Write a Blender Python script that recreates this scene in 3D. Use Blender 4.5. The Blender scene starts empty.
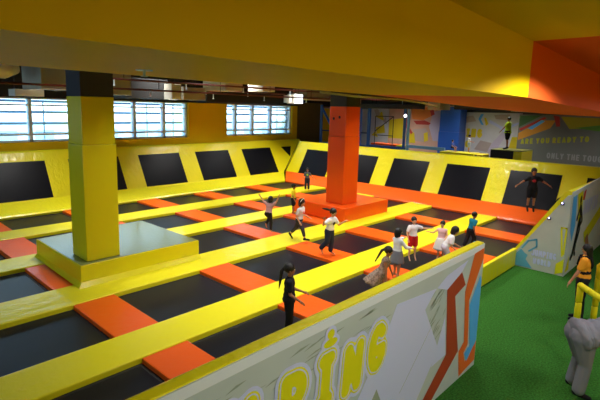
import bpy, bmesh, math, random
from mathutils import Vector as V, Matrix as Mx
random.seed(7)
S = bpy.context.scene
COL = S.collection
PI = math.pi

# ------------------------------------------------------------------ materials
def lin(c):
    return tuple(((x/255)/12.92 if x/255 <= .04045 else ((x/255+.055)/1.055)**2.4) for x in c)+(1,)
MATS = {}
def mat(name, rgb, rough=.5, spec=.5, coat=0, coat_rough=.2, bump=0, bscale=8, bstretch=(1,1,1), var=0, vscale=3, metal=0, emit=None, estr=0, detail=3, bdist=.02):
    if name in MATS: return MATS[name]
    m = bpy.data.materials.new(name); m.use_nodes = True
    nt = m.node_tree; b = nt.nodes['Principled BSDF']
    b.inputs['Base Color'].default_value = lin(rgb)
    b.inputs['Roughness'].default_value = rough
    b.inputs['Specular IOR Level'].default_value = spec
    b.inputs['Coat Weight'].default_value = coat
    b.inputs['Coat Roughness'].default_value = coat_rough
    b.inputs['Metallic'].default_value = metal
    if emit:
        b.inputs['Emission Color'].default_value = lin(emit); b.inputs['Emission Strength'].default_value = estr
    if bump or var:
        tc = nt.nodes.new('ShaderNodeTexCoord'); mp = nt.nodes.new('ShaderNodeMapping')
        mp.inputs['Scale'].default_value = bstretch
        nt.links.new(tc.outputs['Object'], mp.inputs['Vector'])
    if bump:
        n = nt.nodes.new('ShaderNodeTexNoise'); n.inputs['Scale'].default_value = bscale; n.inputs['Detail'].default_value = detail
        nt.links.new(mp.outputs[0], n.inputs['Vector'])
        bp = nt.nodes.new('ShaderNodeBump'); bp.inputs['Strength'].default_value = bump; bp.inputs['Distance'].default_value = bdist
        nt.links.new(n.outputs['Fac'], bp.inputs['Height']); nt.links.new(bp.outputs[0], b.inputs['Normal'])
        if coat: nt.links.new(bp.outputs[0], b.inputs['Coat Normal'])
    if var:
        n2 = nt.nodes.new('ShaderNodeTexNoise'); n2.inputs['Scale'].default_value = vscale; n2.inputs['Detail'].default_value = 4
        nt.links.new(mp.outputs[0], n2.inputs['Vector'])
        r = nt.nodes.new('ShaderNodeValToRGB')
        c = lin(rgb)
        r.color_ramp.elements[0].position = .3; r.color_ramp.elements[1].position = .7
        r.color_ramp.elements[0].color = tuple(x*(1-var) for x in c[:3])+(1,)
        r.color_ramp.elements[1].color = tuple(min(1, x*(1+var)) for x in c[:3])+(1,)
        nt.links.new(n2.outputs['Fac'], r.inputs['Fac']); nt.links.new(r.outputs[0], b.inputs['Base Color'])
    MATS[name] = m
    return m

YEL = mat('yellow_vinyl', (236, 224, 26), .42, .25, .35, .07, bump=.7, bscale=5, bdist=.02)
YELW = mat('yellow_vinyl_wrinkled', (238, 227, 24), .4, .25, .4, .08, bump=.8, bscale=3.2, bstretch=(2.2, 2.2, .6), bdist=.03)
YELS = mat('yellow_vinyl_smooth', (226, 213, 16), .35, .3, .3, .1, bump=.1, bscale=30, bstretch=(1, .12, 1), bdist=.01)
YELT = mat('yellow_vinyl_top_sheen', (126, 132, 70), .3, .4, .42, .14, bump=.35, bscale=16, bstretch=(1, .5, 1), bdist=.012)  # yellow dulled to grey olive, the windows' reflected tone put into the colour
ORG = mat('orange_vinyl', (244, 96, 12), .42, .2, .25, .09, bump=.45, bscale=6, bdist=.02)
ORGS = mat('orange_vinyl_smooth', (230, 82, 12), .33, .3, .3, .12, bump=.12, bscale=14, bstretch=(1, 1, .2), bdist=.01)
BED = mat('trampoline_mesh', (19, 20, 28), .36, .24, 0, .3, bump=.1, bscale=160, bdist=.003)
BEDW = mat('wall_trampoline_mesh', (17, 17, 23), .36, .14, 0, .3, bump=.1, bscale=120, bdist=.003)
BLACK = mat('black_steel', (18, 18, 20), .6)
CARPET = mat('green_carpet', (56, 112, 40), .95, .1, bump=.9, bscale=90, var=.45, vscale=34, bdist=.03)
OCHRE = mat('ochre_paint', (224, 184, 16), .6, .15, var=.04, vscale=.7)
OCHREB = mat('ochre_paint_beam', (228, 188, 3), .6, .1, var=.03, vscale=.7)
ORPAINT = mat('orange_paint', (228, 98, 40), .6, .12)
DARKC = mat('dark_void_paint', (34, 32, 34), .9)
GREYW = mat('grey_wall', (120, 118, 112), .8)
DARKGREY = mat('dark_grey_paint', (66, 68, 78), .8, .1)
FRAME = mat('window_frame_grey', (214, 230, 242), .45)
DUCT = mat('galvanised_duct', (206, 202, 188), .5, var=.08, vscale=2)
DUCTD = mat('grey_duct', (158, 152, 138), .6, var=.08, vscale=2)
PIPE = mat('red_pipe', (86, 26, 22), .5)
BLUEP = mat('blue_padding', (34, 92, 190), .45, .5, .2)
BLUES = mat('blue_steel', (40, 92, 170), .4)
BLUEL = mat('pale_blue_rail', (150, 205, 240), .35)
BAN = mat('banner_grey_green', (190, 200, 198), .5, .4, .2, .3, var=.05, vscale=1.4)
BAND = mat('banner_streak', (150, 162, 146), .55, .4)
WHITE = mat('banner_white', (206, 211, 248), .5, .4, .2, .3)
HEM = mat('banner_hem_white', (226, 232, 238), .5)
RED = mat('banner_brick_red', (170, 62, 34), .5)
BORG = mat('banner_orange', (226, 104, 40), .5)
BBLUE = mat('banner_blue', (88, 176, 242), .5)
BYEL = mat('banner_yellow', (226, 222, 14), .5)
FIGB = mat('banner_black', (24, 24, 28), .5)
GBAN = mat('dark_grey_banner', (120, 124, 116), .6, var=.05, vscale=1)
GTXT = mat('banner_grey_letter', (164, 168, 164), .6)
LED = mat('led_lamp', (200, 180, 255), .4, emit=(200, 190, 255), estr=5)
LAMP = mat('lamp_diffuser', (255, 255, 255), .4, emit=(225, 235, 255), estr=2.2)
SPOTG = mat('spot_lens', (255, 255, 255), .4, emit=(235, 240, 255), estr=14)
PINKM = mat('mural_peach', (222, 176, 150), .7, var=.18, vscale=.9)
MORG = mat('mural_orange', (236, 140, 60), .7)
MYEL = mat('mural_yellow', (226, 200, 20), .7)
MRED = mat('mural_red', (190, 60, 50), .7)
MWHITE = mat('mural_white', (214, 212, 212), .7, var=.08, vscale=1.2)
MLIL = mat('mural_lilac', (202, 190, 206), .7)
MTAUPE = mat('mural_taupe', (188, 170, 160), .7)
MGREEN = mat('mural_green', (96, 160, 60), .7)
MOLIVE = mat('mural_olive', (180, 176, 40), .7)
CONC = mat('grey_concrete', (92, 92, 90), .85)

def glass_mat():
    m = bpy.data.materials.new('window_glass'); m.use_nodes = True; nt = m.node_tree; nt.nodes.clear()
    o = nt.nodes.new('ShaderNodeOutputMaterial'); mx = nt.nodes.new('ShaderNodeMixShader'); t = nt.nodes.new('ShaderNodeBsdfTransparent')
    g = nt.nodes.new('ShaderNodeBsdfGlossy'); g.inputs['Roughness'].default_value = .05; t.inputs['Color'].default_value = (.9, .96, 1, 1)
    f = nt.nodes.new('ShaderNodeFresnel'); f.inputs['IOR'].default_value = 1.4
    nt.links.new(f.outputs[0], mx.inputs[0]); nt.links.new(t.outputs[0], mx.inputs[1]); nt.links.new(g.outputs[0], mx.inputs[2]); nt.links.new(mx.outputs[0], o.inputs[0])
    return m
GLASS = glass_mat()

# ------------------------------------------------------------------ mesh helpers
class MB:
    def __init__(s): s.b = bmesh.new()
    def box(s, x0, x1, y0, y1, z0, z1, bev=0, seg=2):
        r = bmesh.ops.create_cube(s.b, size=1)
        vs = r['verts']
        for v in vs: v.co = V(((x0+x1)/2+v.co.x*(x1-x0), (y0+y1)/2+v.co.y*(y1-y0), (z0+z1)/2+v.co.z*(z1-z0)))
        if bev:
            es = list({e for v in vs for e in v.link_edges})
            bmesh.ops.bevel(s.b, geom=es, offset=bev, segments=seg, affect='EDGES', profile=.6)
        return s
    def poly(s, pts, ex):
        """closed prism: polygon pts pushed along the vector ex"""
        ex = V(ex)
        a = [s.b.verts.new(V(p)) for p in pts]; c = [s.b.verts.new(V(p)+ex) for p in pts]
        n = len(a)
        s.b.faces.new(a); s.b.faces.new(list(reversed(c)))
        for i in range(n):
            j = (i+1) % n
            s.b.faces.new((a[j], a[i], c[i], c[j]))
        return s
    def loft(s, rings, closed=True, caps=True):
        vr = [[s.b.verts.new(V(p)) for p in r] for r in rings]
        n = len(vr[0])
        for k in range(len(vr)-1):
            for i in range(n if closed else n-1):
                j = (i+1) % n
                s.b.faces.new((vr[k][i], vr[k][j], vr[k+1][j], vr[k+1][i]))
        if caps:
            s.b.faces.new(list(reversed(vr[0]))); s.b.faces.new(vr[-1])
        return s
    def tube(s, pts, rad, seg=10):
        pts = [V(p) for p in pts]
        rad = rad if isinstance(rad, (list, tuple)) else [rad]*len(pts)
        rings = []; prev = None
        for i, p in enumerate(pts):
            d = (pts[min(i+1, len(pts)-1)]-pts[max(i-1, 0)]).normalized()
            if prev is None:
                a = d.cross(V((0, 0, 1)))
                if a.length < .05: a = d.cross(V((1, 0, 0)))
            else: a = prev-d*prev.dot(d)
            a.normalize(); prev = a; b = d.cross(a)
            rings.append([p+(a*math.cos(2*PI*k/seg)+b*math.sin(2*PI*k/seg))*rad[i] for k in range(seg)])
        return s.loft(rings)
    def ball(s, c, r, axes=None, sub=2):
        r = r if isinstance(r, (list, tuple)) else (r, r, r)
        ax = axes or (V((1, 0, 0)), V((0, 1, 0)), V((0, 0, 1)))
        q = bmesh.ops.create_icosphere(s.b, subdivisions=sub, radius=1)
        for v in q['verts']:
            p = v.co.copy(); v.co = V(c)+ax[0]*p.x*r[0]+ax[1]*p.y*r[1]+ax[2]*p.z*r[2]
        return s
    def cap(s, a, b, ra, rb, seg=10):
        a, b = V(a), V(b)
        s.ball(a, ra, sub=2); s.ball(b, rb, sub=2)
        if (b-a).length > 1e-4: s.tube([a, b], [ra, rb], seg)
        return s
    def build(s, name, m, parent=None, smooth=False):
        bmesh.ops.recalc_face_normals(s.b, faces=s.b.faces[:])
        me = bpy.data.meshes.new(name); s.b.to_mesh(me); s.b.free()
        for x in (m if isinstance(m, (list, tuple)) else [m]): me.materials.append(x)
        if smooth: me.polygons.foreach_set('use_smooth', [True]*len(me.polygons))
        o = bpy.data.objects.new(name, me); COL.objects.link(o)
        if parent: o.parent = parent
        return o
def tag(o, label=None, cat=None, group=None, kind=None):
    if label: o['label'] = label
    if cat: o['category'] = cat
    if group: o['group'] = group
    if kind: o['kind'] = kind
    return o
def empty(name, loc=(0, 0, 0), rz=0):
    o = bpy.data.objects.new(name, None); COL.objects.link(o); o.location = loc; o.rotation_euler = (0, 0, rz); o.empty_display_size = .2
    return o
def struct(o): o['kind'] = 'structure'; return o
def grid_prism(m, prof, xs, flip=False):
    """profile (y,z) extruded along x from xs[0] to xs[1]"""
    m.poly([(xs[0], y, z) for y, z in prof], (xs[1]-xs[0], 0, 0)); return m

# ------------------------------------------------------------------ camera
yaw, tilt, roll = math.radians(45.916), math.radians(8.93), math.radians(1.3555)
cam = bpy.data.cameras.new('camera'); co = bpy.data.objects.new('camera', cam); COL.objects.link(co)
fw = V((math.sin(yaw)*math.cos(tilt), math.cos(yaw)*math.cos(tilt), -math.sin(tilt)))
r0 = V((math.cos(yaw), -math.sin(yaw), 0)); u0 = r0.cross(fw)
rr = r0*math.cos(roll)+u0*math.sin(roll); uu = -r0*math.sin(roll)+u0*math.cos(roll)
M = Mx((rr, uu, -fw)).transposed().to_4x4(); M.translation = V((0, 0, 4.2)); co.matrix_world = M
cam.sensor_width = 36; cam.lens = 464.5/600*36
cam.shift_x = (300-286.45)/600; cam.shift_y = -(200-182.2)/600
cam.clip_start = .05; cam.clip_end = 200
S.camera = co

# ------------------------------------------------------------------ the setting
f = struct(MB().box(-6, 26.4, -3, 19.1, -.2, 0).build('floor', CARPET))
# window wall: three openings
W = [(2.0, 7.5), (8.45, 12.72), (15.03, 19.88)]
ZB, ZT, YW = 2.76, 4.40, 18.9
m = MB()
m.box(-6, 26.4, YW, YW+.5, 0, ZB); struct(MB().box(-6, 26.4, YW, YW+.5, ZT, 6.2).build('wall_left.002', DARKC))
e = [-6]+[v for w in W for v in w]+[26.4]
for i in range(0, len(e), 2): m.box(e[i], e[i+1], YW, YW+.5, ZB, ZT)
struct(m.build('wall_left', OCHRE))
struct(MB().box(26.0, 26.4, -3, 18.9, 0, 6.2).build('wall_right', CONC))
struct(MB().box(-6, 26.4, -3.3, -3, 0, 6.2).build('wall_back', OCHRE))
m = MB(); EW = (6.0, 18.0)
m.box(-6.3, -6, -3.3, 19.4, 0, ZB); m.box(-6.3, -6, -3.3, 19.4, ZT, 6.2); m.box(-6.3, -6, -3.3, EW[0], ZB, ZT); m.box(-6.3, -6, EW[1], 19.4, ZB, ZT)
struct(m.build('wall_end', OCHRE))
struct(MB().box(-6, 26.4, 3.3, 19.4, 6.0, 6.2).build('ceiling', DARKC))
# ceiling above the gallery, yellow then orange
bt = [(-6, 5.05), (3.07, 4.94), (4.83, 4.885)]
bo = [(4.83, 4.885), (7.74, 4.77), (12, 4.62), (26.4, 4.4)]
bb = [(-6, 4.41), (.4, 4.40), (1.62, 4.39), (4.83, 4.365)]
bbo = [(4.83, 4.365), (8.04, 4.27), (12, 4.2), (26.4, 4.1)]
def ceil_sheet(line, y0, y1, nm, mt):
    mm = MB()
    mm.loft([[(x, y0, z), (x, y1, z), (x, y1, z+.15), (x, y0, z+.15)] for x, z in line])
    return struct(mm.build(nm, mt))
ceil_sheet(bt, -3, 1.5, 'ceiling.001', OCHREB)
ceil_sheet(bo, -3, 1.5, 'ceiling.002', ORPAINT)
def beam(lo, nm, mt):
    mm = MB(); mm.loft([[(x, 1.5, z), (x, 3.3, z+.035), (x, 3.3, 6.2), (x, 1.5, 6.2)] for x, z in lo]); return struct(mm.build(nm, mt))
beam(bb, 'trim_1', OCHREB); beam(bbo, 'trim_2', ORPAINT)
# gallery floor the photographer stands on is below the frame; the raised play floor beyond the right wall
struct(MB().box(19.3, 26.0, -3, 18.9, 0, 1.75).build('floor.001', mat('play_floor', (70, 66, 74), .8)))

struct(MB().box(20.3, 22.5, 18.82, 18.9, 0, 4.6).build('wall_left.001', mat('ochre_in_shade', (92, 76, 14), .7)))  # thin sheet over the ochre wall, its shade put into the colour
# windows: frame, mullions, panes
def window(name, x0, x1, splits):
    m = MB(); y0, y1 = 19.05, 19.3
    m.box(x0, x1, y0, y1, ZB, ZB+.07); m.box(x0, x1, y0, y1, ZT-.06, ZT)
    m.box(x0, x0+.08, y0, y1, ZB, ZT); m.box(x1-.08, x1, y0, y1, ZB, ZT)
    for s in splits: m.box(s-.06, s+.06, y0, y1, ZB, ZT)
    m.box(x0, x1, y0+.005, y1-.005, 3.0, 3.07); m.box(x0, x1, y0+.005, y1-.005, 4.1, 4.16)
    o = struct(m.build(name, FRAME))
    p = MB().box(x0, x1, 19.2, 19.208, ZB, ZT).build('window_pane', GLASS, o)
    return o
window('window_1', *W[0], [3.4, 5.86])
window('window_2', *W[1], [10.05, 11.5])
window('window_3', *W[2], [15.75, 16.95, 18.3])

fo = MB()
for y in [EW[0]+i*1.5 for i in range(9)]: fo.box(-6.2, -6.1, y-.04, y+.04, ZB, ZT)
fo.box(-6.2, -6.1, EW[0], EW[1], ZB, ZB+.07); fo.box(-6.2, -6.1, EW[0], EW[1], ZT-.06, ZT)
fo = struct(fo.build('window_4', FRAME)); MB().box(-6.155, -6.147, EW[0], EW[1], ZB, ZT).build('window_pane', GLASS, fo)
# outside: balcony rails and a pale building across the street
RAIL = mat('outside_rail', (120, 158, 190), .5)
o = empty('balcony_railing', (0, 19.9, 0)); tag(o, 'pale grey balcony railing of long bars outside the windows', 'railing')
for z in (3.02, 3.42, 3.86, 4.28): MB().box(-4, 24, -.03, .03, z-.05, z+.05).build('rail_bar', RAIL, o)
for x in (2.9, 4.9, 6.6, 9.4, 11.1, 12.5, 15.3, 17.6, 19.6): MB().box(x-.02, x+.02, -.02, .02, 2.4, 4.32).build('rail_post', RAIL, o)
MB().box(-5, 25, -.4, .1, 2.3, 2.4).build('slab', RAIL, o)
o = empty('building', (0, 34, 0)); tag(o, 'pale hazy building far outside the windows', 'building')
MB().box(-12, 46, 0, 6, -4, 3.0).build('wall', mat('far_wall', (205, 218, 226), .8), o)
for i in range(24): MB().box(-10+i*2.3, -8.8+i*2.3, -.05, .05, 1.2, 2.4).build('window', mat('far_glass', (150, 180, 195), .3), o)

# ------------------------------------------------------------------ trampoline deck
ZP, ZBED = .5, .40
XS = [(3.16, 3.96), (6.0, 6.84), (8.85, 9.71), (11.52, 12.4), (14.46, 15.35)]          # orange cross pads
YS = [(14.06, 14.98), (11.30, 12.22), (8.54, 9.52), (5.98, 6.83)]                       # yellow runs
ROWS = [(14.98, 16.85), (12.22, 14.06), (9.52, 11.30), (6.83, 8.54), (4.2, 5.98)]
XL, XR = 1.13, 17.28
COLS = [(1.13, 3.16), (3.96, 6.0), (6.84, 8.85), (9.71, 11.52), (12.4, 14.46), (15.35, 17.28)]
struct(MB().box(-3, 17.9, 4.24, 17.4, 0, .34).build('trim_3', BLACK))
rown = ['nearest the windows', 'second from the windows', 'level with the plinths', 'fourth from the windows', 'nearest the banner wall']
nth = ['first', 'second', 'third', 'fourth', 'fifth', 'sixth']
SKIPB = {(0, 0), (1, 0), (2, 1), (2, 4)}
SKIPO = {(2, 1)}
def pad(m, x0, x1, y0, y1, z0, z1, b=.022): m.box(x0, x1, y0, y1, z0, z1, b, 2)
for r, (y0, y1) in enumerate(ROWS):
    k = 0
    for c, (x0, x1) in enumerate(COLS):
        if (r, c) in SKIPB: continue
        t = empty('trampoline', ((x0+x1)/2, (y0+y1)/2, ZBED))
        xa, xb, ya, yb = x0-(x0+x1)/2, x1-(x0+x1)/2, y0-(y0+y1)/2, y1-(y0+y1)/2
        tag(t, 'black trampoline bed, %s from the left in the row %s' % (nth[k], rown[r]), 'trampoline', 'black trampoline beds')
        k += 1
        m = MB()
        n = 8; rings = []
        for i in range(n+1):
            rings.append([(xa+.05+(xb-xa-.1)*i/n, ya+.05+(yb-ya-.1)*j/n, -.01*math.sin(PI*i/n)*math.sin(PI*j/n)) for j in range(n+1)])
        m.loft(rings, closed=False, caps=False)
        m.build('bed', BED, t, smooth=True)
        fr = MB(); fr.box(xa, xa+.06, ya, yb, -.06, .004); fr.box(xb-.06, xb, ya, yb, -.06, .004); fr.box(xa+.06, xb-.06, ya, ya+.06, -.06, .004); fr.box(xa+.06, xb-.06, yb-.06, yb, -.06, .004)
        fr.build('frame', BLACK, t)
for r, (y0, y1) in enumerate(ROWS):
    k = 0
    for c, (x0, x1) in enumerate(XS):
        if (r, c) in SKIPO: continue
        y1b = y1-.06 if r == 0 else y1
        m = MB(); pad(m, x0, x1, y0+.003 if r < 4 else y0+.02, y1b-.003, .343, ZP-.015)
        o = m.build('orange_pad', ORG)
        tag(o, 'flat orange vinyl pad, %s from left in the trampoline row %s' % (nth[k], rown[r]), 'pad', 'orange pads between the trampolines'); k += 1
yl = ['long yellow padded walkway nearest the windows', 'long yellow padded walkway second from the windows, passing behind the yellow pillar', 'long yellow padded walkway in front of both square plinths', 'long yellow padded walkway nearest the long banner wall']
for i, (y0, y1) in enumerate(YS):
    m = MB(); xa = -2.0; xe = 17.28
    m.box(xa, xe, y0, y1, .343, ZP, .03, 3)
    tag(m.build('yellow_walkway', YEL), yl[i], 'walkway', 'yellow walkways across the trampoline floor')
# yellow fascia pad at the open edge on the carpet side
m = MB(); m.box(7.5, 13.55, 4.09, 4.19, 0, ZP+.01, .03, 3)
tag(m.build('edge_pad', YELW), 'low yellow padded edge of the trampoline floor facing the green carpet', 'pad')

# ------------------------------------------------------------------ sloped walls of trampolines
def on(p, q, t): return tuple(a+(b-a)*t for a, b in zip(p, q))
# left wall (below the windows): profile in (y,z), runs along x
LP = [(16.85, .36), (16.83, .47), (16.88, .52), (17.52, .78), (17.6, .84), (18.33, 2.11), (18.5, 2.42), (18.56, 2.48), (18.75, 2.48), (18.75, .0), (16.85, .0)]
t = empty('sloped_trampoline_wall', (10, 17.6, 0)); tag(t, 'yellow padded sloping wall with black trampoline mats under the windows', 'trampoline wall', 'sloping trampoline walls')
off = V((10, 17.6, 0))
def lw(x, y, z): return V((x, y, z))-off
def xend(y, z):                     # right end of the wall leans towards the corner
    if z <= .84: return 17.28+(y-16.85)*.9
    return 17.95+(z-.84)/1.64*2.2
m = MB()
m.loft([[lw(-3, y, z) for y, z in LP], [lw(xend(y, z) if y < 18.7 else (20.15 if z > 1 else 17.9), y, z) for y, z in LP]])
m.build('pad', YELW, t)
def lmat(x0, x1, tri=False):
    a, b = (17.6, .84), (18.33, 2.11); n = V((0, -.867, .498))*.012
    if tri: pts = [lw(x0, b[0], b[1]), lw(x1, b[0], b[1]), lw((x0+x1)/2+.05, 18.03, 1.58)]
    else: pts = [lw(x0, a[0], a[1]), lw(x1, a[0], a[1]), lw(x1, b[0], b[1]), lw(x0, b[0], b[1])]
    MB().poly([p+n for p in pts], -n*2).build('trampoline_mat', BEDW, t)
for x0, x1 in [(1.1, 3.1), (3.98, 6.02), (6.86, 8.87), (9.76, 11.78), (12.66, 14.64), (15.53, 17.55)]: lmat(x0, x1)
lmat(18.42, 19.2, True)
# far right wall: orange foot pad, yellow slope; profile in (x,z), runs along y
t = empty('sloped_trampoline_wall', (18, 10, 0)); tag(t, 'yellow padded sloping wall with black mats and orange foot pad at the far right', 'trampoline wall', 'sloping trampoline walls')
off = V((18, 10, 0))
RP = [(18.08, .84), (18.8, 2.1), (18.96, 2.40), (19.03, 2.46), (19.25, 2.46), (19.25, 0), (18.08, 0)]
m = MB(); m.loft([[V((x, 2.95, z))-off for x, z in RP], [V((x, 17.6-(z-.84)*.12 if z > .5 else 17.6, z))-off for x, z in RP]])
m.build('pad', YELW, t)
# corner gusset between the two walls
m = MB(); m.poly([V((18.0, 17.62, .8))-off, V((20.1, 18.5, 2.46))-off, V((19.03, 17.38, 2.46))-off], (.1, .1, -.02)); m.build('corner_pad', YELW, t)
FP = [(17.28, .36), (17.26, .47), (17.31, .52), (17.98, .83), (18.09, .86), (18.09, 0), (17.28, 0)]
m = MB(); m.loft([[V((x, 4.15, z))-off for x, z in FP], [V((x, 16.82+(x-17.28)*.95, z))-off for x, z in FP]])
m.build('foot_pad', ORG, t)
def rmat(y0, y1, tri=False):
    a, b = (18.08, .86), (18.78, 2.085); n = V((-.867, 0, .498))*.012
    pts = [V((a[0], y0, a[1])), V((a[0], y1, a[1])), V((b[0], y1, b[1])), V((b[0], y0, b[1]))]
    if tri: pts = [V((b[0], y0, b[1])), V((b[0], y1, b[1])), V((18.43, y1, 1.47))]
    MB().poly([p-off+n for p in pts], -n*2).build('trampoline_mat', BEDW, t)
for y0, y1 in [(14.83, 16.66), (12.15, 13.95), (9.54, 11.3), (6.95, 8.73), (4.4, 6.16)]: rmat(y0, y1)
rmat(3.0, 3.62, True)
# near walls: backs carry the banners
def near_wall(x0, x1, yb, h, label, cap_right, cap_left):
    t = empty('sloped_trampoline_wall', ((x0+x1)/2, 3.5, 0)); tag(t, label, 'trampoline wall', 'sloping trampoline walls'); off = V(((x0+x1)/2, 3.5, 0))
    P = [(4.2, 0), (4.2, .42), (yb+.17, h-.03), (yb+.11, h+.005), (yb+.01, h), (yb+.01, 0)]
    m = MB(); m.loft([[V((x0, y, z))-off for y, z in P], [V((x1, y, z))-off for y, z in P]])
    m.build('pad', YELW, t)
    a, b = (3.95, .76), (yb+.42, h-.3)
    n = V((0, .82, .57))*.012; nx = int((x1-x0-.6)//2.85); w = (x1-x0)/max(nx, 1)
    for i in range(nx):
        xa, xb = x0+i*w+.4, x0+(i+1)*w-.4
        MB().poly([V((xa, *a))-off+n, V((xb, *a))-off+n, V((xb, *b))-off+n, V((xa, *b))-off+n], -n*2).build('trampoline_mat', BEDW, t)
    return t, off
NW, NWo = near_wall(-3, 7.5, 2.76, 2.14, 'long near wall with the large bubble letter banner on its back and a yellow top edge', 1, 0)
FWl, FWo = near_wall(13.6, 18.2, 2.9, 2.28, 'wedge shaped wall past the gap with a banner and the white words on its end', 0, 1)

# ---- flat lettering and shapes on the banners
def flat(pts, frame, depth, name, m, parent, th=.0015):
    """polygon in the (a,b) plane of a frame (origin, a axis, b axis, outward n), lifted by depth"""
    o, a, b, n = frame
    MB().poly([o+a*p[0]+b*p[1]+n*depth for p in pts], n*th).build(name, m, parent)
def strokes(lines, r, frame, depth, mb):
    """round-ended strokes of radius r merged into one flat outline (marching squares over the distance to the strokes)"""
    o, a, b, n = frame
    segs = []
    for ln in lines:
        if len(ln) == 1: segs.append((ln[0], ln[0]))
        segs += [(ln[i], ln[i+1]) for i in range(len(ln)-1)]
    def dist(x, y):
        best = 1e9
        for (x0, y0), (x1, y1) in segs:
            dx, dy = x1-x0, y1-y0; L = dx*dx+dy*dy
            t = 0 if L < 1e-12 else max(0, min(1, ((x-x0)*dx+(y-y0)*dy)/L))
            q = (x-x0-t*dx)**2+(y-y0-t*dy)**2
            if q < best: best = q
        return best**.5-r
    xs = [p[0] for l in lines for p in l]; ys = [p[1] for l in lines for p in l]
    c = r*.34; X0, Y0 = min(xs)-r-c, min(ys)-r-c
    nx = int((max(xs)-min(xs)+2*r+2*c)/c)+1; ny = int((max(ys)-min(ys)+2*r+2*c)/c)+1
    D = [[dist(X0+i*c, Y0+j*c) for j in range(ny+1)] for i in range(nx+1)]
    cache = {}
    def vert(k, x, y):
        if k not in cache: cache[k] = mb.b.verts.new(o+a*x+b*y+n*depth)
        return cache[k]
    for i in range(nx):
        for j in range(ny):
            cs = [(i, j), (i+1, j), (i+1, j+1), (i, j+1)]; vs = []
            for q in range(4):
                p0, p1 = cs[q], cs[(q+1) % 4]; d0, d1 = D[p0[0]][p0[1]], D[p1[0]][p1[1]]
                if d0 <= 0: vs.append(vert(p0, X0+p0[0]*c, Y0+p0[1]*c))
                if (d0 <= 0) != (d1 <= 0):
                    t = d0/(d0-d1); vs.append(vert(tuple(sorted((p0, p1))), X0+(p0[0]+(p1[0]-p0[0])*t)*c, Y0+(p0[1]+(p1[1]-p0[1])*t)*c))
            if len(vs) >= 3: mb.b.faces.new(vs)
def arc(cx, cy, rx, ry, a0, a1, n=10): return [(cx+rx*math.cos(math.radians(a0+(a1-a0)*i/n)), cy+ry*math.sin(math.radians(a0+(a1-a0)*i/n))) for i in range(n+1)]
GL = {'J': [[(.5, 1), (.5, .3)]+arc(.25, .28, .25, .28, 0, -170)],
      'U': [[(0, 1), (0, .3)]+arc(.25, .28, .25, .28, 180, 360)+[(.5, 1)]],
      'M': [[(0, 0), (.06, 1), (.33, .35), (.6, 1), (.66, 0)]],
      'P': [[(0, 0), (0, 1)]+arc(.22, .72, .26, .27, 80, -90)+[(.05, .45)]],
      'I': [[(.12, 1), (.12, 0)], [(0, 1), (.24, 1)], [(0, 0), (.24, 0)]],
      'N': [[(0, 0), (.02, 1), (.46, 0), (.48, 1)]],
      'G': [arc(.27, .5, .27, .5, 50, 330)+[(.5, .42), (.3, .42)]],
      'W': [[(0, 1), (.14, 0), (.33, .7), (.52, 0), (.66, 1)]],
      'O': [arc(.27, .5, .27, .5, 0, 360, 20)],
      'R': [[(0, 0), (0, 1)]+arc(.22, .72, .26, .27, 80, -90)+[(.05, .45), (.48, 0)]],
      'L': [[(0, 1), (0, 0), (.42, 0)]],
      'D': [[(0, 0), (0, 1)]+arc(.1, .5, .38, .5, 90, -90)+[(0, 0)]],
      'A': [[(0, 0), (.25, 1), (.5, 0)], [(.1, .33), (.4, .33)]],
      'E': [[(.42, 1), (0, 1), (0, 0), (.42, 0)], [(0, .5), (.36, .5)]],
      'Y': [[(0, 1), (.25, .5), (.5, 1)], [(.25, .5), (.25, 0)]],
      'T': [[(0, 1), (.5, 1)], [(.25, 1), (.25, 0)]],
      'H': [[(0, 0), (0, 1)], [(.46, 0), (.46, 1)], [(0, .5), (.46, .5)]],
      'U2': []}
def word(txt, x, y, h, wsc, gap, fn):
    """fn(letter lines) called for each letter with its strokes placed"""
    for ch in txt:
        if ch == ' ': x += .45*h*wsc; continue
        ls = GL[ch]; w = max(p[0] for l in ls for p in l)
        fn(ch, [[(x+p[0]*h*wsc, y+p[1]*h) for p in l] for l in ls]); x += (w*wsc*h)+gap
    return x

# banner 1 on the near wall
B1 = (V((0, 2.755, 0))-NWo, V((1, 0, 0)), V((0, 0, 1)), V((0, -1, 0)))
ban = MB().poly([V((-3, 2.77, 0))-NWo, V((7.52, 2.77, 0))-NWo, V((7.52, 2.77, 2.12))-NWo, V((-3, 2.77, 2.12))-NWo], (0, -.014, 0)).build('banner', BAN, NW)
ban['label'] = 'large pale banner with yellow bubble letters'
def fl1(pts, d, nm, m): flat(pts, B1, d, nm, m, ban)
MB().poly([V((7.505, 2.77, 0))-NWo, V((7.505, 4.18, 0))-NWo, V((7.505, 4.18, .42))-NWo, V((7.505, 2.93, 2.12))-NWo, V((7.505, 2.77, 2.12))-NWo], (.02, 0, 0)).build('end_panel', BBLUE, NW)
fl1([(-3, 2.02), (7.5, 2.02), (7.5, 2.12), (-3, 2.12)], .001, 'hem', HEM)
random.seed(3)
mm = MB()
for i in range(46):
    x = random.uniform(.6, 4.6); z = random.uniform(1.62, 1.93); w = random.uniform(.1, .4); h = random.uniform(.008, .022)
    p = [(x, z), (x+w*.6, z+h), (x+w, z+h*2.2), (x+w*.5, z+h*2)]
    mm.poly([B1[0]+B1[1]*a+B1[2]*b+B1[3]*.0012 for a, b in p], B1[3]*.0008)
for i in range(40):
    x = random.uniform(5.65, 6.2); z = random.uniform(.75, 1.7); w = random.uniform(.08, .25); h = random.uniform(.008, .02)
    if x+w > 6.24: continue
    p = [(x, z), (x+w*.6, z+h+.03), (x+w, z+h*2.2+.07), (x+w*.5, z+h*2+.04)]
    mm.poly([B1[0]+B1[1]*a+B1[2]*b+B1[3]*.0012 for a, b in p], B1[3]*.0008)
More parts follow.
